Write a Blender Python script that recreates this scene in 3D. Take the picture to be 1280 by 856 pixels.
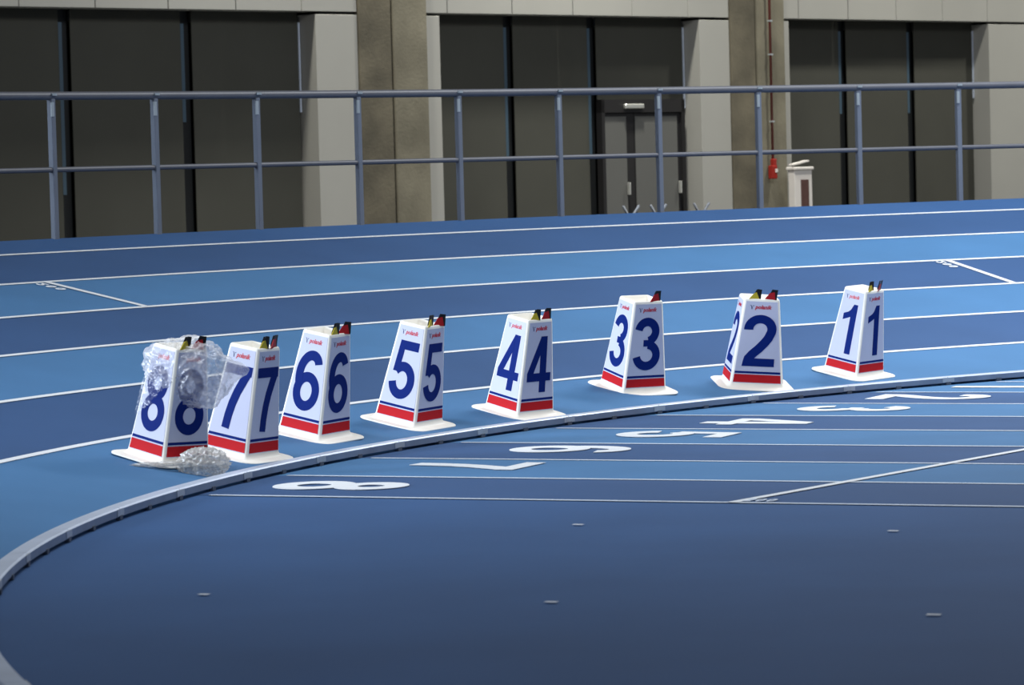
import bpy, bmesh, math, random
from math import sin, cos, pi, radians
from mathutils import Vector, Matrix, noise
random.seed(7)
COL = bpy.context.scene.collection
SC = bpy.context.scene
for o in list(bpy.data.objects): bpy.data.objects.remove(o)

# ------------------------------------------------------------------ camera
cam_d = bpy.data.cameras.new('camera'); cam = bpy.data.objects.new('camera', cam_d); COL.objects.link(cam)
FPX, PITCH, ROLL, CH = 4544.45, 0.0482, 0.0264, 1.7813
cam_d.sensor_width = 36; cam_d.lens = FPX * 36 / 1280
cam_d.clip_start = .1; cam_d.clip_end = 300
r0, u0, fw = Vector((1, 0, 0)), Vector((0, sin(PITCH), cos(PITCH))), Vector((0, cos(PITCH), -sin(PITCH)))
rt = r0 * cos(ROLL) - u0 * sin(ROLL); up = r0 * sin(ROLL) + u0 * cos(ROLL)
M = Matrix((rt, up, -fw)).transposed().to_4x4(); M.translation = Vector((0, 0, CH))
cam.matrix_world = M
cam_d.dof.use_dof = True; cam_d.dof.focus_distance = 25.0; cam_d.dof.aperture_fstop = 5.6
SC.camera = cam

# ------------------------------------------------------------------ world, lamps, exposure
SC.view_settings.view_transform = 'Standard'; SC.view_settings.look = 'None'
SC.view_settings.gamma = 1; SC.view_settings.exposure = 0.0
w = bpy.data.worlds.new('hall_air'); SC.world = w; w.use_nodes = True
w.node_tree.nodes['Background'].inputs[0].default_value = (.80, .88, 1, 1)
w.node_tree.nodes['Background'].inputs[1].default_value = .18
def area(name, loc, target, sx, sy, power, color=(1, 1, 1), spread=180):
    l = bpy.data.lights.new(name, 'AREA'); l.shape = 'RECTANGLE'; l.size = sx; l.size_y = sy; l.energy = power; l.color = color; l.spread = radians(spread)
    o = bpy.data.objects.new(name, l); COL.objects.link(o); o.location = loc
    o.rotation_euler = (Vector(target) - Vector(loc)).to_track_quat('-Z', 'Y').to_euler(); return o
area('window_daylight', (-17, 20.0, 4.6), (4, 27.2, .6), 7, 3.5, 530, (.78, .88, 1), 60)  # unseen key light, added to brighten the left faces of the markers
for x, y, pw in [(7.5, 34, 1330), (6, 28, 270), (-2, 20, 190)]:  # last one is an added fill, lightening the floor centre and kerb
    area('ceiling_lamp', (x, y, 10), (x, y, 0), 5, 2, pw, (.92, .96, 1), 180 if y > 30 else 100)
area('ceiling_lamp', (4, 22, 11), (9, 46, 2), 4, 1.2, 620, (1, .96, .9))
for u, nd, pw in [(-2.5, .75, 150), (2.0, 1.0, 330), (7.5, 1.6, 400), (13.2, 2.8, 250), (18.5, 3.4, 250)]:  # added unseen wall washers, offsets set to slope the blinds' shadow line
    x, y = -4.55 + (u + nd) * .7071, 41 + (u - nd) * .7071
    area('wall_lamp', (x, y, 10.2), (x - nd * .5, y + nd * .5, 0), .5, .5, pw * .9, (1, .98, .88), 80)

# ------------------------------------------------------------------ materials
def srgb(r, g, b):
    f = lambda c: (c / 255 / 12.92) if c <= 10 else ((c / 255 + .055) / 1.055) ** 2.4
    return (f(r), f(g), f(b), 1)
def mat(name, col, rough=.5, spec=.5, var=0, vscale=6, bump=0, bscale=80, metal=0, col2=None):
    m = bpy.data.materials.new(name); m.use_nodes = True; nt = m.node_tree; b = nt.nodes['Principled BSDF']
    b.inputs['Base Color'].default_value = col; b.inputs['Roughness'].default_value = rough
    b.inputs['Specular IOR Level'].default_value = spec; b.inputs['Metallic'].default_value = metal
    tc = nt.nodes.new('ShaderNodeTexCoord')
    if var or col2:
        n = nt.nodes.new('ShaderNodeTexNoise'); n.inputs['Scale'].default_value = vscale; n.inputs['Detail'].default_value = 6
        nt.links.new(tc.outputs['Object'], n.inputs['Vector'])
        mx = nt.nodes.new('ShaderNodeMix'); mx.data_type = 'RGBA'
        c2 = col2 or tuple(c * (1 - var) for c in col[:3]) + (1,)
        c1 = col if col2 else tuple(c * (1 + var) for c in col[:3]) + (1,)
        mx.inputs[6].default_value = c1; mx.inputs[7].default_value = c2
        mr = nt.nodes.new('ShaderNodeMapRange'); mr.inputs[1].default_value = .3; mr.inputs[2].default_value = .7
        nt.links.new(n.outputs['Fac'], mr.inputs[0]); nt.links.new(mr.outputs[0], mx.inputs[0])
        nt.links.new(mx.outputs[2], b.inputs['Base Color'])
    if bump:
        n = nt.nodes.new('ShaderNodeTexNoise'); n.inputs['Scale'].default_value = bscale; n.inputs['Detail'].default_value = 3
        nt.links.new(tc.outputs['Object'], n.inputs['Vector'])
        bp = nt.nodes.new('ShaderNodeBump'); bp.inputs['Strength'].default_value = bump; bp.inputs['Distance'].default_value = .01
        nt.links.new(n.outputs['Fac'], bp.inputs['Height']); nt.links.new(bp.outputs[0], b.inputs['Normal'])
    return m
M_LIGHT = mat('track_light_blue', srgb(73, 119, 164), .75, .22, .06, 1.2, .25, 120)
M_DARK = mat('track_dark_blue', srgb(55, 86, 130), .75, .22, .07, 1.0, .25, 120)
M_INFIELD = mat('infield_dark_blue', srgb(56, 92, 140), .75, .22, .09, .7, .25, 120)
M_LINE = mat('line_paint', srgb(232, 236, 240), .55, .4, .03, 8)
M_LINE2 = mat('sprint_line_paint', srgb(208, 220, 236), .55, .4, .03, 8)
M_PLASTIC = mat('white_plastic', srgb(250, 247, 238), .5, .3, .02, 5)
M_STICK = mat('number_sheet', srgb(206, 209, 230), .6, .2)
M_NUM = mat('number_blue', srgb(10, 38, 116), .7, .1)
M_RED = mat('band_red', srgb(196, 34, 42), .7, .1)
M_LOGO = mat('logo_red', srgb(200, 40, 60), .4, .4)
M_LOGO2 = mat('logo_navy', srgb(20, 40, 100), .4, .4)
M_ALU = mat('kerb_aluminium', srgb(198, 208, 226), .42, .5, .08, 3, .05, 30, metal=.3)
M_ALU_SHADE = mat('kerb_side', srgb(146, 159, 180), .5, .5, .12, 5, metal=.35)  # kerb metal again, darkened to paint shade onto the side faces
M_BRIGHT = mat('bright_sleeve', srgb(205, 208, 212), .4, .5, .1, 10, metal=.4)
M_FOOT = mat('foot_grey', srgb(88, 94, 106), .5, .5, .1, 5)
M_YEL = mat('flag_yellow', srgb(200, 180, 50), .5, .3)
M_BLK = mat('flag_black', srgb(18, 20, 26), .5, .3)
M_FRED = mat('flag_red', srgb(170, 24, 32), .5, .3)
M_RAIL = mat('painted_steel', srgb(92, 94, 102), .45, .5, .05, 4)
M_POST = mat('post_steel', srgb(108, 116, 130), .45, .5, .05, 4)
M_TAB = mat('zinc_tab', srgb(190, 200, 205), .3, .5, metal=.5)
M_PANEL = mat('wall_panel', srgb(150, 149, 144), .6, .3, .03, 1)
M_BLIND = mat('blind_fabric', srgb(66, 66, 61), .85, .1, .05, 1.5, .1, 200)
M_MULL = mat('black_mullion', srgb(20, 22, 24), .5, .3)
M_GLINT = mat('mullion_edge', srgb(56, 74, 88), .4, .5)  # bluish light glint beside the mullions, painted as a flat colour
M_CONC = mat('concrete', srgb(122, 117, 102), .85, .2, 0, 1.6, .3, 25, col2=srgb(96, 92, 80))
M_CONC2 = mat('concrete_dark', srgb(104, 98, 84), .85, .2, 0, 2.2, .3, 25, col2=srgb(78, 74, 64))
M_FLOORB = mat('hall_floor', srgb(95, 95, 95), .6, .4, .05)
M_DOOR = mat('door_frame_dark', srgb(34, 33, 34), .5, .3)
M_DGL = mat('door_glass_shaded', srgb(88, 88, 86), .5, .3)  # even grey pane colour
M_CHROME = mat('handle_metal', srgb(200, 200, 195), .3, .5, metal=.6)
M_FIRE = mat('fire_red', srgb(140, 34, 26), .45, .5)
M_PIPE = mat('pipe_red', srgb(96, 44, 38), .5, .4)
M_BOXW = mat('cabinet_white', srgb(205, 200, 196), .5, .4)
M_BROWN = mat('brown_panel', srgb(82, 58, 54), .6, .3, .1, 12)

# ------------------------------------------------------------------ object helpers
def link(name, me, parent=None, kind=None, label=None, cat=None, group=None, m=None):
    o = bpy.data.objects.new(name, me); COL.objects.link(o)
    if m is not None:
        me.materials.clear(); me.materials.append(m)
    if parent: o.parent = parent
    if kind: o['kind'] = kind
    if label: o['label'] = label
    if cat: o['category'] = cat
    if group: o['group'] = group
    return o
def empty(name, loc=(0, 0, 0), **k):
    o = link(name, None, **k); o.location = loc; o.empty_display_size = .1; return o
def mesh(name, vs, fs, smooth=False):
    me = bpy.data.meshes.new(name); me.from_pydata([tuple(v) for v in vs], [], fs); me.update()
    if smooth:
        for p in me.polygons: p.use_smooth = True
    return me
def box_vf(c, sx, sy, sz, ax=None):
    """box centred on c; ax = three axis vectors"""
    ax = ax or (Vector((1, 0, 0)), Vector((0, 1, 0)), Vector((0, 0, 1))); c = Vector(c)
    vs = [c + ax[0] * (i * sx / 2) + ax[1] * (j * sy / 2) + ax[2] * (k * sz / 2) for k in (-1, 1) for j in (-1, 1) for i in (-1, 1)]
    return vs, [(0, 2, 3, 1), (4, 5, 7, 6), (0, 1, 5, 4), (2, 6, 7, 3), (0, 4, 6, 2), (1, 3, 7, 5)]
def join(parts):
    V, F = [], []
    for vs, fs in parts:
        n = len(V); V += list(vs); F += [tuple(i + n for i in f) for f in fs]
    return V, F
def bevelled(me, wdt=.01, seg=2):
    bm = bmesh.new(); bm.from_mesh(me); bmesh.ops.bevel(bm, geom=bm.edges[:], offset=wdt, segments=seg, affect='EDGES', profile=.6)
    bm.to_mesh(me); bm.free(); return me
def tube_vf(pts, rad, n=8, squash=1.0):
    pts = [Vector(p) for p in pts]; V, F = [], []
    for i, p in enumerate(pts):
        d = (pts[min(i + 1, len(pts) - 1)] - pts[max(i - 1, 0)]).normalized()
        s = d.cross(Vector((0, 0, 1)));  s = s.normalized() if s.length > 1e-4 else Vector((1, 0, 0)); t = s.cross(d)
        for k in range(n):
            a = 2 * pi * (k + .5) / n; V.append(p + s * cos(a) * rad * squash + t * sin(a) * rad)
    for i in range(len(pts) - 1):
        for k in range(n): F.append((i * n + k, i * n + (k + 1) % n, (i + 1) * n + (k + 1) % n, (i + 1) * n + k))
    F.append(tuple(range(n - 1, -1, -1))); F.append(tuple((len(pts) - 1) * n + k for k in range(n)))
    return V, F

# ------------------------------------------------------------------ digit glyphs (2-D outlines, unit height)
def arc(cx, cy, rx, ry, a0, a1, n=18):
    return [(cx + rx * cos(radians(a0 + (a1 - a0) * i / n)), cy + ry * sin(radians(a0 + (a1 - a0) * i / n))) for i in range(n + 1)]
def stroke(path, hw, closed=False):
    V, F, n = [], [], len(path)
    for i, p in enumerate(path):
        a = path[(i - 1) % n] if (closed or i) else path[i]; b = path[(i + 1) % n] if (closed or i < n - 1) else path[i]
        dx, dy = b[0] - a[0], b[1] - a[1]; L = math.hypot(dx, dy) or 1; nx, ny = -dy / L, dx / L
        V += [(p[0] + nx * hw, p[1] + ny * hw), (p[0] - nx * hw, p[1] - ny * hw)]
    for i in range(n if closed else n - 1):
        j = (i + 1) % n; F.append((2 * i, 2 * i + 1, 2 * j + 1, 2 * j))
    return V, F
def poly(*p): return list(p), [tuple(range(len(p)))]
def glyph(d, hw=.085):
    h = hw
    if d == 0: P = [stroke(arc(.29, .5, .29 - h, .5 - h, 0, 360, 36)[:-1], h, True)]
    if d == 1: P = [poly((.27, 0), (.27 + 2 * h, 0), (.27 + 2 * h, 1), (.27, .8)), poly((.27, .8), (.27 + 2 * h, 1), (.32, 1), (.26, .89), (.20, .84), (.07, .79), (.07, .79 - 1.6 * h), (.27, .74))]
    if d == 2: P = [stroke(arc(.29, .72, .285 - h, .28 - h, 184, -25, 24) + [(.44, .55), (.38, .46), (.28, .34), (.18, .24), (.11, .15), (.09, .05)], h), poly((0, 0), (.57, 0), (.57, 1.9 * h), (.03, 1.9 * h))]
    if d == 3: P = [stroke(arc(.28, .735, .265 - h, .265 - h, 170, -78, 24), h), stroke(arc(.28, .285, .295 - h, .285 - h, 82, -172, 26), h), poly((.21, .455), (.32, .455), (.32, .575), (.21, .575))]
    if d == 4: P = [poly((.32, 0), (.32 + 2 * h, 0), (.32 + 2 * h, 1), (.32, 1)), poly((0, .20), (.6, .20), (.6, .20 + 1.8 * h), (0, .20 + 1.8 * h)), poly((0, .20 + 1.8 * h), (.16, .20 + 1.8 * h), (.34, .72), (.34, 1), (.33, 1))]
    if d == 5: P = [poly((.09, 1 - 1.9 * h), (.54, 1 - 1.9 * h), (.54, 1), (.11, 1)), poly((.045, .46), (.18, .46), (.24, 1), (.11, 1)), stroke(arc(.28, .32, .29 - h, .32 - h, 142, -170, 30), h)]
    if d == 6: P = [stroke(arc(.29, .32, .29 - h, .32 - h, 0, 360, 36)[:-1], h, True), stroke(arc(.32, .58, .32 - h, .42 - h, 205, 90, 18) + arc(.32, .76, .235 - h, .24 - h, 88, 10, 10), h)]
    if d == 7: P = [poly((0, 1 - 1.9 * h), (.57, 1 - 1.9 * h), (.57, 1), (0, 1)), stroke([(.5, .93), (.42, .77), (.33, .58), (.27, .4), (.23, .2), (.21, 0)], h)]
    if d == 8: P = [stroke(arc(.29, .735, .26 - h, .265 - h, 0, 360, 32)[:-1], h, True), stroke(arc(.29, .29, .29 - h, .29 - h, 0, 360, 36)[:-1], h, True)]
    return stack(P)
def stack(P):
    V, F = join(P); k = 0
    for vs, fs in P:
        for i in range(len(vs)): V[k + i] = (V[k + i][0], V[k + i][1], k_of(P, vs))
        k += len(vs)
    return V, F
def k_of(P, vs): return [i for i, p in enumerate(P) if p[0] is vs][0] * .0004
def raise_glyph(V2, F, fn, th):
    """lift a 2-D outline mesh through fn(x, y, h) with a small thickness"""
    n = len(V2); V = [fn(p[0], p[1], th + (p[2] if len(p) > 2 else 0)) for p in V2] + [fn(p[0], p[1], 0) for p in V2]; E = {}
    for f in F:
        for i in range(len(f)): E[(f[i], f[(i + 1) % len(f)])] = 1
    G = list(F)
    for (a, b) in E:
        if (b, a) not in E: G.append((a, a + n, b + n, b))
    return V, G

# ------------------------------------------------------------------ plan of the bend
CX, CY, R, EX = 14.335, 16.4494, 16.6232, -.0586
TH, OFF = -.4192005742649967, 17.730526
BK, BK2, LW, W0 = .18671, -.01353, 1.07509, .05672
def plan(a, s):
    n = Vector((cos(a) * (1 + EX), sin(a))); n.normalize()
    return Vector((CX + R * cos(a) + n.x * s, CY + R * (1 + EX) * sin(a) + n.y * s)), n
def bank(a, s, dz=0):
    b = BK + BK2 * (a - radians(120)); p, n = plan(a, s * cos(b))
    fade = 1 if a < 3.25 else max(0, 1 - ((a - 3.25) / .45)) ** 1.5
    return Vector((p.x, p.y, (s * sin(b) * fade if s > 0 else 0) + dz))
A0, A1, NA = 1.25, 3.70, 240
AS = [A0 + (A1 - A0) * i / NA for i in range(NA + 1)]
def strip(s0, s1, dz, a_list=AS, n=1):
    V, F = [], []
    for a in a_list:
        for k in range(n + 1): V.append(bank(a, s0 + (s1 - s0) * k / n, dz))
    for i in range(len(a_list) - 1):
        for k in range(n): q = i * (n + 1) + k; F.append((q, q + 1, q + n + 2, q + n + 1))
    return V, F
S_EDGE = 6.82

# ------------------------------------------------------------------ floor, infield, sprint straight
floor = link('floor', mesh('floor', *box_vf((8, 26, -.06), 90, 70, .1)), kind='structure', m=M_FLOORB)
inf = [plan(a, -.0)[0] for a in AS] + [Vector((24, 2)), Vector((24, 14)), Vector((26, 30))]
V = [Vector((p.x, p.y, .0)) for p in inf] + [Vector((p.x, p.y, -.01)) for p in inf]
n = len(inf); F = [tuple(range(n - 1, -1, -1)), tuple(range(n, 2 * n))] + [(i, (i + 1) % n, (i + 1) % n + n, i + n) for i in range(n)]
infield = link('infield_surface', mesh('infield_surface', V, F), parent=floor, m=M_INFIELD)
def TO(t, o): return Vector((t * cos(TH) - o * sin(TH), t * sin(TH) + o * cos(TH)))
def t_start(o, s):
    """left end of a sprint line: where it meets the inner side of the kerb"""
    lo, hi = -16.0, 4.0
    def inside(t):
        p = TO(t, o); d = p - Vector((CX, CY)); a = math.atan2(d.y / (1 + EX), d.x); q, _ = plan(a, s)
        return d.length < (q - Vector((CX, CY))).length
    for _ in range(40):
        m_ = (lo + hi) / 2
        if inside(m_): hi = m_
        else: lo = m_
    return hi
T_END = 14.0
for k in range(8):                                   # lane 8 is nearest to the camera
    o0, o1 = OFF + 1.22 * k, OFF + 1.22 * (k + 1)
    left = [TO(t_start(o0 + (o1 - o0) * i / 8, .0), o0 + (o1 - o0) * i / 8) for i in range(9)]
    pts = left + [TO(T_END, o1), TO(T_END, o0)]
    V = [Vector((p.x, p.y, .002)) for p in pts]
    link('sprint_lane', mesh('sprint_lane', V, [tuple(range(len(V) - 1, -1, -1))]), parent=floor, m=M_DARK if k % 2 == 0 else M_LIGHT)
# strip beyond the last line
pts = [TO(t_start(OFF + 9.76 + i * .3, .0), OFF + 9.76 + i * .3) for i in range(9)] + [TO(T_END, OFF + 12.2), TO(T_END, OFF + 9.76)]
link('sprint_margin', mesh('sprint_margin', [Vector((p.x, p.y, .002)) for p in pts], [tuple(range(len(pts) - 1, -1, -1))]), parent=floor, m=M_LIGHT)
for k in range(9):
    o = OFF + 1.22 * k; t0 = t_start(o, -.10); h = .025
    P = [(t0 + .03, o - h), (t0 + .005, o - h * .6), (t0, o), (t0 + .005, o + h * .6), (t0 + .03, o + h), (T_END, o + h), (T_END, o - h)]
    link('sprint_line', mesh('sprint_line', [Vector((*TO(*p), .005)) for p in P], [tuple(range(len(P)))]), parent=floor, m=M_LINE2)
NUMT = {8: (-9.66, -8.85, .50), 7: (-9.46, -8.68, 1.60), 6: (-9.33, -8.53, 2.60), 5: (-9.11, -8.30, 3.60), 4: (-8.90, -8.13, 4.52), 3: (-8.69, -7.87, 5.55), 2: (-8.52, -7.64, 6.55), 1: (-8.26, -7.45, 7.52)}
for d, (ta, tb, oc) in NUMT.items():
    V2, F2 = glyph(d, .085); L = tb - ta; W = .50 / .58
    fn = lambda x, y, h: Vector((*TO(ta + y * L, OFF + 1.22 * oc - (x - .29) * W), .005 + h))
    V, F = raise_glyph(V2, F2, fn, .003); F = [f[::-1] for f in F]
    link('lane_number', mesh('lane_number', V, F), parent=floor, m=M_LINE)
# diagonal-looking start line (square across the lanes), short marks
def flat_quad(name, p, q, hw, z=.007, m=M_LINE):
    p, q = Vector(p), Vector(q); d = (q - p).normalized(); nn = Vector((-d.y, d.x)) * hw
    pts = [p + nn, p - nn, q - nn, q + nn]
    return link(name, mesh(name, [Vector((a.x, a.y, z)) for a in pts], [(0, 1, 2, 3)]), parent=floor, m=m)
flat_quad('start_line', TO(-6.665, OFF - .02), TO(-5.0, OFF + 1.22 * 7.9), .03)
for ta, tb, oc in [(-7.495, -7.446, -3.48), (-7.05, -6.995, -1.005), (-5.405, -5.352, -1.038), (-5.916, -5.862, -3.435), (-4.27, -4.213, -3.496)]:
    flat_quad('floor_mark', TO(ta, OFF + 1.22 * oc), TO(tb, OFF + 1.22 * oc), .018)
for i, d in enumerate((2, 0, 0)):
    V2, F2 = glyph(d, .1)
    fn = lambda x, y, h: Vector((*TO(-6.63 + .06 * i + x * .075, OFF + .05 + y * .13), .006 + h))
    V, F = raise_glyph(V2, F2, fn, .002); link('small_lettering', mesh('small_lettering', V, F), parent=floor, m=M_LINE2)

# ------------------------------------------------------------------ banked bend
V, F = strip(.0, S_EDGE + .25, -.004, n=8)
n0 = len(V); V2 = []
for a in AS:
    V2.append(bank(a, S_EDGE + .25, -.004)); p = bank(a, S_EDGE + .25); V2.append(Vector((p.x, p.y, -.02)))
F2 = [(2 * i, 2 * i + 1, 2 * i + 3, 2 * i + 2) for i in range(NA)]
V, F = join([(V, F), (V2, F2)])
bend = link('banked_bend', mesh('banked_bend', V, F, False), kind='structure', m=M_DARK)
LN = [W0 + LW * k for k in range(7)]
for k in range(6):
    link('bend_lane', mesh('bend_lane', *strip(LN[k] if k else .0, LN[k + 1], .0, n=2)), parent=bend, m=M_LIGHT if k % 2 == 0 else M_DARK)
link('bend_margin', mesh('bend_margin', *strip(LN[6], S_EDGE, .0, n=1)), parent=bend, m=M_INFIELD)
for k in range(1, 7):
    link('bend_lane_line', mesh('bend_lane_line', *strip(LN[k] - .025, LN[k] + .025, .004)), parent=bend, m=M_LINE)
# edge board along the top of the banking
link('edge_board', mesh('edge_board', *join([strip(S_EDGE, S_EDGE + .25, .0)])), parent=bend, m=M_INFIELD)
for a, k in ((2.537, 4), (2.090, 3)):
    V = []
    for s in (LN[k], LN[k + 1]):
        for da in (-.0016, .0016): V.append(bank(a + da, s, .006))
    link('stagger_line', mesh('stagger_line', V, [(0, 1, 3, 2)]), parent=bend, m=M_LINE)
    for i, d in enumerate((2, 0, 0)):
        V2, F2 = glyph(d, .1)
        fn = lambda x, y, h: bank(a + .004 + y * .0045, LN[k + 1] - .06 - .1 * i - x * .12, .006 + h)
        V, F = raise_glyph(V2, F2, fn, .002); link('small_lettering', mesh('small_lettering', V, F), parent=bend, m=M_LINE)
# dark scuff on lane one
V = [bank(3.006 + .0022 * i, 1.30 - .09 * i + e * .012 * (1 - abs(i - 3) / 4), .003) for i in range(7) for e in (-1, 1)]
link('scuff_mark', mesh('scuff_mark', V, [(2 * i, 2 * i + 1, 2 * i + 3, 2 * i + 2) for i in range(6)]), parent=bend, m=M_INFIELD)

# ------------------------------------------------------------------ kerb rail
kerb = empty('track_kerb', (0, 0, 0), label='low grey aluminium kerb rail curving along the inside edge of the bend', cat='kerb')
PROF = [(-.03, .020), (-.03, .058), (-.022, .066), (.058, .066), (.066, .058), (.066, .020), (.055, .020), (.055, .050), (-.020, .050), (-.020, .020)]
def sweep(prof, a0, a1, n):
    V, F, m_ = [], [], len(prof)
    for i in range(n + 1):
        a = a0 + (a1 - a0) * i / n
        for s, z in prof: p, _ = plan(a, s); V.append(Vector((p.x, p.y, z)))
    for i in range(n):
        for k in range(m_): F.append((i * m_ + k, (i + 1) * m_ + k, (i + 1) * m_ + (k + 1) % m_, i * m_ + (k + 1) % m_))
    F.append(tuple(range(m_))); F.append(tuple(n * m_ + k for k in range(m_ - 1, -1, -1)))
    return V, F
DA = .0695; k0 = -int((2.848 - 1.35) / DA)
SLEEVE = [(-.034, .016), (-.034, .060), (-.024, .0685), (.060, .0685), (.070, .060), (.070, .016)]
for k in range(k0, 11):
    a = 2.848 + k * DA
    kr = link('kerb_rail', mesh('kerb_rail', *sweep(PROF, a + .0002, a + DA - .0002, 10)), parent=kerb, m=M_ALU)
    kr.data.materials.append(M_ALU_SHADE)
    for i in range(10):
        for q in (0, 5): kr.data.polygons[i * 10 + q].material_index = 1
    link('joint_sleeve', mesh('joint_sleeve', *sweep([(-.0335, .024), (-.0335, .060), (-.028, .060), (-.028, .024)], a - .004, a + .004, 2)), parent=kerb, m=M_BRIGHT)
    for da in (0, DA / 2):
        for s0, s1 in ((-.036, -.012), (.05, .07)):
            link('foot', mesh('foot', *sweep([(s0, .004), (s0, .026), (s1, .026), (s1, .004)], a + da - .0016, a + da + .0016, 1)), parent=kerb, m=M_FOOT)

# ------------------------------------------------------------------ guard rail on top of the banking
rail = empty('guard_rail', (0, 0, 0), label='blue-grey steel guard rail with two bars along the top of the banking', cat='railing')
PA = [2.4605 - .0508 * i for i in range(-5, 16)]
SR = 6.95
def rp(a, z, s=SR): p, _ = plan(a, s); return Vector((p.x, p.y, z))
ra = [PA[0] + .02 - (PA[0] - PA[-1] + .04) * i / 120 for i in range(121)]
V, F = tube_vf([rp(a, 2.485) for a in ra], .038, 8); link('top_rail', mesh('top_rail', V, F, True), parent=rail, m=M_RAIL)
V, F = tube_vf([rp(a, 1.86) for a in ra], .024, 8); link('mid_rail', mesh('mid_rail', V, F, True), parent=rail, m=M_RAIL)
for a in PA:
    p, nn = plan(a, SR); ax = (Vector((-nn.y, nn.x, 0)), Vector((nn.x, nn.y, 0)), Vector((0, 0, 1)))
    me = bevelled(mesh('post', *join([box_vf((p.x, p.y, 1.24), .05, .06, 2.44, ax)])), .006, 1)
    post = link('post', me, parent=rail, m=M_POST)
    c = Vector((p.x, p.y, 2.37)) - ax[1] * .036
    tab = link('bracket_tab', mesh('bracket_tab', *join([box_vf(c + ax[0] * .02, .03, .012, .12, ax), box_vf(c + Vector((0, 0, .125)) + ax[1] * .03, .05, .09, .02, ax)])), parent=post, m=M_TAB)

# ------------------------------------------------------------------ back wall
q2 = .70710678; UX, NX, ZX = Vector((q2, q2, 0)), Vector((q2, -q2, 0)), Vector((0, 0, 1))
def WP(u, dn, z): return Vector((-4.55, 41, 0)) + UX * u + NX * dn + ZX * z
def wbox(u0, u1, d0, d1, z0, z1): return box_vf(WP((u0 + u1) / 2, (d0 + d1) / 2, (z0 + z1) / 2), abs(u1 - u0), abs(d1 - d0), z1 - z0, (UX, NX, ZX))
wall = link('wall_back', mesh('wall_back', *join([wbox(-5, 24, -.75, -.6, 0, 9), wbox(-5, 24, -.6, -.02, 4.9, 9)])), kind='structure', m=M_MULL)
FZ = 3.69
joints = [-4.5, -3.4, -1.8 - .4, -1.11, -.04, 1.02, 2.04, 3.063, 3.951]
segs = [(joints[i], joints[i + 1]) for i in range(8)]
segs += [(5.069, 5.462), (5.462, 6.592), (6.592, 7.689), (7.689, 8.793), (8.793, 9.873), (9.873, 10.677)]
segs += [(11.754, 12.107), (12.107, 13.16), (13.16, 14.209), (14.209, 15.253), (15.253, 16.29), (16.29, 17.33), (17.33, 18.4), (18.4, 19.5)]
for a, b in segs:
    link('fascia_panel', bevelled(mesh('fascia_panel', *wbox(a + .006, b - .006, -.6, .0, FZ, 4.6)), .004, 1), parent=wall, m=M_PANEL)
    link('upper_panel', bevelled(mesh('upper_panel', *wbox(a + .006, b - .006, -.6, .0, 4.612, 6.4)), .004, 1), parent=wall, m=M_PANEL)
for a, b in [(3.278, 3.951), (5.069, 5.327), (10.087, 10.677), (11.754, 11.90), (16.312, 17.33), (17.34, 19.5)]:
    link('pilaster_panel', bevelled(mesh('pilaster_panel', *wbox(a, b - .004, -.6, .0, 0, FZ - .035)), .004, 1), parent=wall, m=M_PANEL)
for k, (a, g, b) in enumerate([(3.955, 4.492, 5.065), (10.681, 11.179, 11.75)]):
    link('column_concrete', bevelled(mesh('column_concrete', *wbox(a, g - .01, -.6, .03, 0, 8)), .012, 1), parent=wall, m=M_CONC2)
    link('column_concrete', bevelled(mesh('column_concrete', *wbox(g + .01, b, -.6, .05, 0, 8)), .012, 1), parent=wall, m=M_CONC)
    link('column_joint', mesh('column_joint', *wbox(g - .02, g + .02, -.6, .0, 0, 8)), parent=wall, m=M_MULL)
bays = {1: (-5, 3.27, [-3.9, -2.1, -.271, 1.509]), 2: (5.33, 10.08, [6.791, 8.313]), 3: (11.91, 16.305, [13.357, 14.862])}
for n, (ua, ub, mu) in bays.items():
    win = empty('window_%d' % n, WP((ua + ub) / 2, -.3, 0), kind='structure')
    inv = Matrix.Translation(-win.location)
    def wpart(name, parts, m_, bev=0):
        V, F = join(parts); V = [Vector(v) - win.location for v in V]; me = mesh(name, V, F)
        if bev: bevelled(me, bev, 1)
        return link(name, me, parent=win, m=m_)
    ed = [ua] + mu + [ub]
    for i in range(len(ed) - 1):
        x0 = ed[i] + (.085 if i else .0); x1 = ed[i + 1] - (.085 if i < len(ed) - 2 else .03)
        wpart('roller_blind', [wbox(x0, x1, -.30, -.285, 0.02, FZ)], M_BLIND)
        wpart('blind_box', [wbox(x0, x1, -.42, -.30, FZ - .14, FZ - .005)], M_MULL, .02)
    for i, x in enumerate(mu):
        wpart('mullion', [wbox(x - .085, x + .085, -.45, -.34, 0, FZ)], M_MULL)
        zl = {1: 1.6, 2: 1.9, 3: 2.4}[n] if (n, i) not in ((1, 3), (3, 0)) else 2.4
        wpart('mullion_trim', [wbox(x - .085, x - .035, -.34, -.283, zl, FZ - .15)], M_GLINT)  # strip stands in for the blue glint in the blind gap
    wpart('blind_guide', [wbox(ub - .03, ub - .005, -.3, -.27, 2.5 if n < 3 else 2.6, FZ - .12)], M_ALU)  # pale strip stands in for the glint at the bay end

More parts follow.
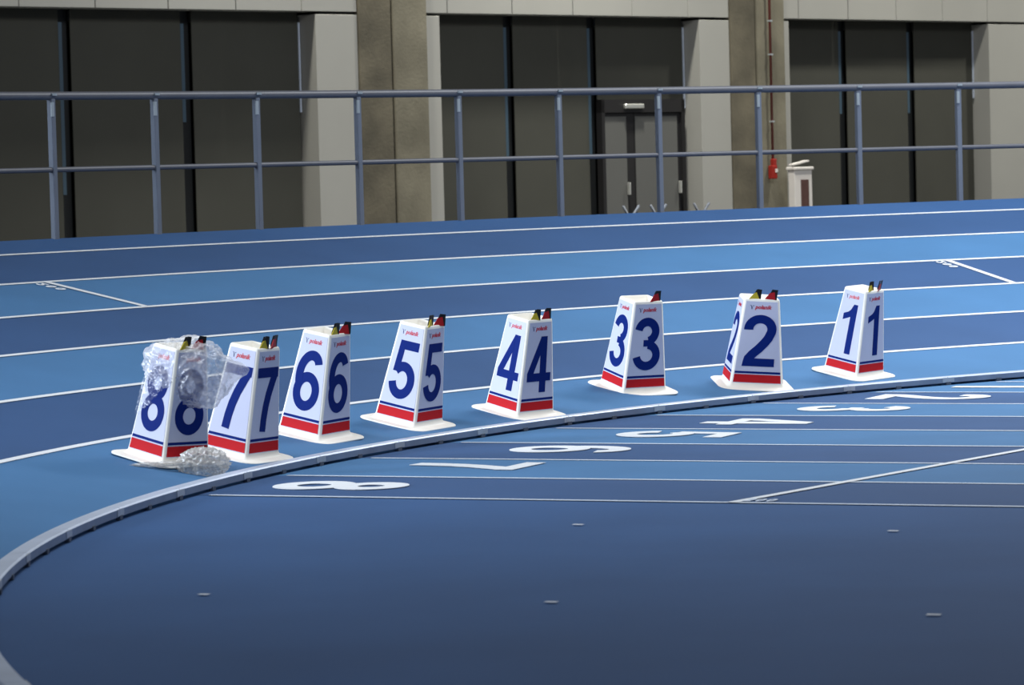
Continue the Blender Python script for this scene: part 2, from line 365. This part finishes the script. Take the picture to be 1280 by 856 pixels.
# ------------------------------------------------------------------ door in the middle bay
door = empty('door_1', WP(9.15, -.2, 0), kind='structure')
def dpart(name, parts, m_, parent=None, bev=0):
    V, F = join(parts); V = [Vector(v) - door.location for v in V]; me = mesh(name, V, F)
    if bev: bevelled(me, bev, 1)
    return link(name, me, parent=parent or door, m=m_)
dpart('door_frame', [wbox(8.364, 8.42, -.28, -.18, 0, 2.62), wbox(9.90, 9.96, -.28, -.18, 0, 2.62), wbox(8.364, 9.96, -.28, -.18, 2.45, 2.62)], M_DOOR)
for a, b, g0, g1 in [(8.42, 9.0, 8.43, 8.85), (9.0, 9.90, 9.02, 9.83)]:
    leaf = dpart('door_leaf', [wbox(a + .004, b - .004, -.262, -.215, .02, 2.445)], M_DOOR)
    dpart('door_pane', [wbox(g0, g1, -.22, -.208, .05, 2.40)], M_DGL, leaf)
    dpart('door_handle', [wbox(b - .17 if a < 9 else b - .08, b - .145 if a < 9 else b - .055, -.2, -.15, 1.38, 1.54)], M_CHROME, leaf, .005)
dpart('door_closer', [wbox(8.78, 9.14, -.2, -.14, 2.50, 2.56)], M_CHROME, None, .01)

# folded wire stands leaning by the door
def stand(u, lab):
    e = empty('folding_stand', WP(u, .15, 0), label=lab, cat='stand', group='folded stands by the door')
    for d in (-.13, .17):
        V, F = tube_vf([WP(u - d * .3, .15, .02), WP(u - d * .5, .15, .98), WP(u + d, .15, 1.24)], .018, 6); V = [Vector(v) - e.location for v in V]
        link('leg', mesh('leg', V, F, True), parent=e, m=M_FOOT)
    V, F = tube_vf([WP(u - .1, .15, .75), WP(u + .12, .15, .75)], .012, 6); V = [Vector(v) - e.location for v in V]
    link('crossbar', mesh('crossbar', V, F, True), parent=e, m=M_FOOT)
stand(8.50, 'grey folding stand in front of the left edge of the dark double door')
stand(9.02, 'grey folding stand in front of the middle of the dark double door')
stand(9.86, 'grey folding stand in front of the right edge of the dark double door')

# ------------------------------------------------------------------ fire pipe, fire alarm box, white cabinet
pipe = empty('fire_pipe', WP(11.39, .1, 0), label='thin red vertical pipe clipped to the right concrete column', cat='pipe')
V, F = tube_vf([Vector((0, 0, 1.8)), Vector((0, 0, 7.5))], .018, 8); link('pipe_tube', mesh('pipe_tube', V, F, True), parent=pipe, m=M_PIPE)
for z in (2.3, 2.75, 3.2, 3.65, 4.1):
    link('pipe_clip', mesh('pipe_clip', *box_vf((0, 0, z), .05, .05, .02, (UX, NX, ZX))), parent=pipe, m=M_TAB)
ext = empty('fire_box', WP(11.36, .12, 1.67), label='small red fire alarm box under the red pipe on the concrete column', cat='alarm box')
link('box_body', bevelled(mesh('box_body', *join([box_vf((0, 0, -.05), .10, .08, .18, (UX, NX, ZX)), box_vf(UX * .02 + ZX * .08, .07, .06, .1, (UX, NX, ZX))])), .012, 2), parent=ext, m=M_FIRE)
link('box_label', mesh('box_label', *box_vf(UX * .03 + ZX * -.03 + NX * .042, .05, .006, .05, (UX, NX, ZX))), parent=ext, m=M_BOXW)
cab = empty('cabinet', WP(11.57, .42, 0), label='white cabinet with a brown front panel beside the right concrete column', cat='cabinet')
A3 = (UX, NX, ZX)
link('cabinet_body', bevelled(mesh('cabinet_body', *join([box_vf((0, .0, .82), .36, .12, 1.64, A3)])), .01, 1), parent=cab, m=M_BOXW)
link('cabinet_top', bevelled(mesh('cabinet_top', *box_vf(ZX * 1.66, .40, .16, .04, A3)), .008, 1), parent=cab, m=M_BOXW)
link('front_panel', mesh('front_panel', *box_vf(ZX * .76 + NX * .063 + UX * .02, .155, .01, 1.5, A3)), parent=cab, m=M_BROWN)
ca, sa = cos(.15), sin(.15)
link('raised_flap', mesh('raised_flap', *box_vf(ZX * 1.735 - NX * .02, .34, .08, .02, (UX * ca + ZX * sa, NX, ZX * ca - UX * sa))), parent=cab, m=M_BOXW)

# ------------------------------------------------------------------ lane markers
HT, HX0, HX1, HY0, HY1, PX, PY = .675, .186, .1215, .164, .1056, .272, .250
def rrect(hx, hy, r, n=5):
    P = []
    for cx_, cy_, a0 in ((hx - r, hy - r, 0), (-hx + r, hy - r, 90), (-hx + r, -hy + r, 180), (hx - r, -hy + r, 270)):
        for i in range(n + 1): a = radians(a0 + 90 * i / n); P.append((cx_ + r * cos(a), cy_ + r * sin(a)))
    return P
def loft(rings, cap0=True, cap1=True):
    V, F, m_ = [], [], len(rings[0])
    for r_ in rings: V += [Vector(p) for p in r_]
    for i in range(len(rings) - 1):
        for k in range(m_): F.append((i * m_ + k, i * m_ + (k + 1) % m_, (i + 1) * m_ + (k + 1) % m_, (i + 1) * m_ + k))
    if cap0: F.append(tuple(range(m_ - 1, -1, -1)))
    if cap1: F.append(tuple((len(rings) - 1) * m_ + k for k in range(m_)))
    return V, F
def ring(hx, hy, r, z): return [(x, y, z) for x, y in rrect(hx, hy, r)]
def hx(z, k=1): return (HX0 + (HX1 - HX0) * z / HT) * k
def hy(z): return HY0 + (HY1 - HY0) * z / HT
# lettering outline for the maker's mark, turned into plain geometry once
tc = bpy.data.curves.new('lettering', 'FONT'); tc.body = 'polanik'; tc.size = 1; tc.shear = .25; tc.offset = .03; tc.resolution_u = 2
to = bpy.data.objects.new('lettering', tc); tm = bpy.data.meshes.new_from_object(to)
xs = [v.co.x for v in tm.vertices]; TWD = max(xs)
TXT = ([(v.co.x / TWD, v.co.y / TWD) for v in tm.vertices], [tuple(p.vertices) for p in tm.polygons])
bpy.data.objects.remove(to); bpy.data.meshes.remove(tm)
MARK = join([poly((0, 1), (.28, .93), (.42, .6), (.3, .6), (.2, .8)), poly((.3, .62), (.5, .62), (.52, 0), (.36, 0)), poly((.5, .8), (.85, .95), (.7, .7))])
def face(side, kx=1):
    def fn(u, v, h):
        if side == 'front': return Vector((u * kx, -hy(v) - h, v))
        if side == 'back': return Vector((-u * kx, hy(v) + h, v))
        if side == 'left': return Vector((-hx(v, kx) - h, -u, v))
        return Vector((hx(v, kx) + h, u, v))
    return fn
def marker(d, base, yaw, upv, kx, lab, flags, lift=.004):
    e = empty('lane_marker', (0, 0, 0), label=lab, cat='lane marker', group='numbered lane markers along the kerb')
    U = Vector(upv).normalized(); X = Vector((cos(yaw), sin(yaw), 0)); X = (X - U * X.dot(U)).normalized(); Y = U.cross(X)
    Mx = Matrix((X, Y, U)).transposed().to_4x4(); Mx.translation = Vector(base) + U * lift; e.matrix_world = Mx
    f = kx
    rings = [ring(hx(0, f) + .035, hy(0) + .035, .045, .006), ring(hx(0, f) + .018, hy(0) + .018, .035, .009), ring(hx(0, f) + .007, hy(0) + .007, .026, .018), ring(hx(.035, f), hy(.035), .018, .035),
             ring(hx(HT - .012, f), hy(HT - .012), .016, HT - .012), ring(hx(HT, f) - .003, hy(HT) - .003, .014, HT - .003), ring(hx(HT, f) - .007, hy(HT) - .007, .012, HT),
             ring(hx(HT, f) - .017, hy(HT) - .017, .008, HT - .002), ring(hx(HT, f) - .02, hy(HT) - .02, .008, HT - .16)]
    V, F = loft(rings); link('marker_body', mesh('marker_body', V, F, True), parent=e, m=M_PLASTIC)
    px_, py_ = PX * (1 + (f - 1) * .6), PY
    V, F = loft([ring(px_ - .004, py_ - .004, .085, -.004), ring(px_, py_, .088, -.002), ring(px_, py_, .088, .003), ring(px_ - .003, py_ - .003, .085, .006), ring(px_ - .05, py_ - .05, .04, .0085)])
    link('base_plate', mesh('base_plate', V, F, False), parent=e, m=M_PLASTIC)
    for side in ('front', 'left', 'back', 'right'):
        fb = side in ('front', 'back'); fn = face(side, f if fb else 1) if fb else face(side, f)
        W = (lambda z: hx(z)) if fb else hy
        iw = lambda z: W(z) - .017
        def sheet(z0, z1, mi, mg=0):
            nb = 4; V2 = []
            for i in range(nb + 1):
                z = z0 + (z1 - z0) * i / nb; V2 += [(-iw(z) + mg, z), (iw(z) - mg, z)]
            return raise_glyph(V2, [(2 * i, 2 * i + 1, 2 * i + 3, 2 * i + 2) for i in range(nb)], fn, mi)
        sh = link('number_sheet', mesh('number_sheet', *sheet(.04, .655, .0015)), parent=e, m=M_STICK)
        link('red_band', mesh('red_band', *sheet(.045, .105, .0025, .001)), parent=sh, m=M_RED)
        link('blue_stripe', mesh('blue_stripe', *sheet(.113, .129, .0025, .001)), parent=sh, m=M_NUM)
        V2, F2 = glyph(d, .081); S = .388; ws = .388 * (1.0 if fb else .86)
        V2 = [((x - .29) * ws + (-.0 if d != 1 else .01), .168 + y * S, k) for x, y, k in V2]
        link('digit', mesh('digit', *raise_glyph(V2, F2, fn, .003)), parent=sh, m=M_NUM)
        kw = 1.0 if fb else .86
        V2 = [((-.045 + x * .115) * kw, .600 + y * .125) for x, y in TXT[0]]
        link('maker_lettering', mesh('maker_lettering', *raise_glyph(V2, TXT[1], fn, .0025)), parent=sh, m=M_LOGO)
        V2 = [((-.082 + x * .036) * kw, .596 + y * .032) for x, y in MARK[0]]
        link('maker_mark', mesh('maker_mark', *raise_glyph(V2, MARK[1], fn, .0025)), parent=sh, m=M_LOGO2)
    # little paper flags clipped along the top of the front face
    for kind, u, lean, turn in flags:
        c1 = M_YEL if kind == 'y' else M_FRED; h = .085
        fr = Matrix.Translation((u * f, -hy(HT) + .006, HT - .006)) @ Matrix.Rotation(turn, 4, 'Z') @ Matrix.Rotation(-lean, 4, 'X')
        def slab(P, y0, y1):
            V2, F2 = poly(*P); n_ = len(P); V = [fr @ Vector((x, y0, z)) for x, z in P] + [fr @ Vector((x, y1, z)) for x, z in P]
            return V, [tuple(range(n_)), tuple(range(2 * n_ - 1, n_ - 1, -1))] + [(i, i + n_, (i + 1) % n_ + n_, (i + 1) % n_) for i in range(n_)]
        P1 = [(-.045, 0), (.036, 0), (.012, .055), (-.008, .045)]; P2 = [(.036, 0), (.044, 0), (.052, .074), (.020, .078), (-.002, .049), (.012, .055)]
        if kind == 'r': P1 = [(-.045, 0), (.040, 0), (.030, .062), (-.006, .052)]; P2 = [(.040, 0), (.048, 0), (.056, .078), (.012, .080), (-.002, .053), (.030, .062)]
        fl = link('yellow_flag' if kind == 'y' else 'red_flag', mesh('flag', *join([slab(P1, -.002, .002)])), parent=e, m=c1)
        link('black_corner', mesh('black_corner', *join([slab(P2, -.003, .001), slab([(-.02, .01), (.05, 0), (.052, .072), (.016, .074)], .012, .015)])), parent=fl, m=M_BLK)
MK = {
 8: (2.8332, .5859, .8265, (.1515, -.0912, .9842), 1, 'lane marker 8, wrapped in a clear plastic bag, first from the left', [('y', -.055, .1, .1), ('r', .045, .2, -.3)]),
 7: (2.7868, .4544, 1.0623, (.1676, -.0847, .9822), 1, 'white tapered lane marker with blue number 7, partly behind the plastic bag', [('y', -.055, .15, -.1), ('r', .05, .05, .2)]),
 6: (2.7106, .5849, 1.0508, (.1586, -.1148, .9806), 1, 'white tapered lane marker with blue number 6, third from the left', [('y', -.06, .1, .0), ('r', .045, .3, -.5)]),
 5: (2.6400, .5500, 1.0552, (.1705, -.1123, .9789), 1, 'white tapered lane marker with blue number 5, fourth from the left', [('y', -.06, .1, .2), ('r', .05, .3, -.45)]),
 4: (2.5653, .4457, .8007, (.1377, -.1417, .9803), 1, 'white tapered lane marker with blue number 4, fifth from the left', [('y', -.05, .2, -.1), ('r', .055, .2, .0)]),
 3: (2.4611, .7151, .5318, (.1101, -.1707, .9791), 1.03, 'white tapered lane marker with blue number 3 and only a red flag on top', [('r', .055, .15, .1)]),
 2: (2.3935, .4914, .12, (.0962, -.142, .9852), 1.12, 'white tapered lane marker with blue number 2 facing straight forward', [('y', -.05, .1, .05), ('r', .055, .1, -.05)]),
 1: (2.3189, .5697, .8552, (.134, -.1476, .9799), 1, 'white tapered lane marker with blue number 1, farthest right of the row', [('y', -.05, .15, .2), ('r', .055, -.1, .4)])}
for d, (a, s, yaw, upv, kx, lab, fl) in MK.items():
    marker(d, bank(a, s), yaw, upv, kx, lab, fl, .02 if d == 8 else .006)

# ------------------------------------------------------------------ clear plastic bag over marker 8
def film_mat(name, c, a0, a1, scale):
    m = bpy.data.materials.new(name); m.use_nodes = True; nt = m.node_tree; nt.nodes.clear()
    L, N = nt.links.new, nt.nodes.new
    out = N('ShaderNodeOutputMaterial'); tr = N('ShaderNodeBsdfTransparent'); df = N('ShaderNodeBsdfDiffuse'); tl = N('ShaderNodeBsdfTranslucent'); gl = N('ShaderNodeBsdfGlossy')
    df.inputs[0].default_value = c; tl.inputs[0].default_value = c; gl.inputs[0].default_value = (.9, .93, 1, 1); gl.inputs[1].default_value = .3
    m1 = N('ShaderNodeMixShader'); m1.inputs[0].default_value = .5; L(df.outputs[0], m1.inputs[1]); L(tl.outputs[0], m1.inputs[2])
    m2 = N('ShaderNodeMixShader'); m2.inputs[0].default_value = .14; L(m1.outputs[0], m2.inputs[1]); L(gl.outputs[0], m2.inputs[2])
    tcn = N('ShaderNodeTexCoord'); n = N('ShaderNodeTexNoise'); n.inputs['Scale'].default_value = scale; n.inputs['Detail'].default_value = 5; n.inputs['Distortion'].default_value = 1.5
    L(tcn.outputs['Object'], n.inputs['Vector']); mr = N('ShaderNodeMapRange'); mr.inputs[1].default_value = .35; mr.inputs[2].default_value = .68; mr.inputs[3].default_value = a0; mr.inputs[4].default_value = a1
    L(n.outputs['Fac'], mr.inputs[0]); m3 = N('ShaderNodeMixShader'); L(mr.outputs[0], m3.inputs[0]); L(tr.outputs[0], m3.inputs[1]); L(m2.outputs[0], m3.inputs[2])
    L(m3.outputs[0], out.inputs[0]); return m
M_FILM = film_mat('clear_film', (.92, .92, .95, 1), .24, .60, 9)
M_CLING = film_mat('clinging_film', (.84, .84, .88, 1), .06, .30, 16)
M_BUND = film_mat('crumpled_film', (.74, .71, .66, 1), .36, .85, 30)
def crumple(center, rad, amp, freq, sub, lobes=(), cut=None, seed=0):
    bm = bmesh.new(); bmesh.ops.create_icosphere(bm, subdivisions=sub, radius=1)
    for v in bm.verts:
        d = v.co.normalized(); r = 1.0
        for (ld, la, lw) in lobes: r += la * math.exp(-(1 - d.dot(Vector(ld).normalized())) / lw)
        q = d * freq + Vector((seed, seed * 2, 0))
        rd = 1 - abs(noise.noise(q)) * 2.2; rd2 = 1 - abs(noise.noise(q * 2.3 + Vector((5, 1, 2)))) * 2.2; rd3 = 1 - abs(noise.noise(q * 5 + Vector((1, 7, 2)))) * 2
        r += amp * (rd * .6 + rd2 * .4 + rd3 * .22 - .5)
        v.co = Vector((d.x * rad[0] * r, d.y * rad[1] * r, d.z * rad[2] * r))
    if cut is not None:
        kill = [f for f in bm.faces if f.calc_center_median().z < cut(f.calc_center_median())]
        bmesh.ops.delete(bm, geom=kill, context='FACES')
    me = bpy.data.meshes.new('film'); bm.to_mesh(me); bm.free()
    for p_ in me.polygons: p_.use_smooth = True
    for v in me.vertices: v.co += Vector(center)
    return me
B8 = bank(*MK[8][:2])
bag = empty('plastic_bag', B8, label='crumpled clear plastic bag hanging over the top of lane marker 8', cat='plastic bag')
link('film', crumple((.155, -.03, .50), (.235, .20, .21), .16, 2.2, 6, lobes=[((1, -.1, .12), .42, .03), ((-.75, 0, .5), .30, .12), ((.1, 0, 1), .08, .1)], cut=lambda c: (-.20 + .30 * max(0, c.x * -3) * 0 + .05 * noise.noise(c * 9))), parent=bag, m=M_FILM)
# film clinging to the left face
def cling(u0, u1, z0, z1):
    fn = face('left'); V, F, nu, nz = [], [], 36, 60
    U8 = Vector(MK[8][3]).normalized(); X = Vector((cos(MK[8][2]), sin(MK[8][2]), 0)); X = (X - U8 * X.dot(U8)).normalized(); Y = U8.cross(X)
    for j in range(nz + 1):
        for i in range(nu + 1):
            z = z0 + (z1 - z0) * j / nz; wv = .97 * hy(z); u = -wv + 2 * wv * i / nu
            nz_ = noise.noise(Vector((u * 14, z * 10, 3))); off = .010 + .012 * (1 - abs(nz_) * 2.4) + .006 * noise.noise(Vector((u * 40, z * 40, 8)))
            p = fn(u, z, max(.004, off)); V.append(X * p.x + Y * p.y + U8 * p.z)
    for j in range(nz):
        for i in range(nu):
            if j < 30 and i > 3 + j * .9 + 4 * noise.noise(Vector((j * .3, 0, 0))): continue
            q = j * (nu + 1) + i; F.append((q, q + 1, q + nu + 2, q + nu + 1))
    return mesh('film_sheet', V, F, True)
link('film_sheet', cling(0, 0, .26, .70), parent=bag, m=M_CLING)
link('film_bundle', crumple((.24, -.29, .005), (.135, .11, .085), .34, 3.0, 5, lobes=[((-1, -.3, .1), .12, .2)], seed=3), parent=bag, m=M_BUND)
link('film_bundle', crumple((.02, -.36, .012), (.17, .03, .014), .5, 4.0, 4, seed=6), parent=bag, m=M_BUND)
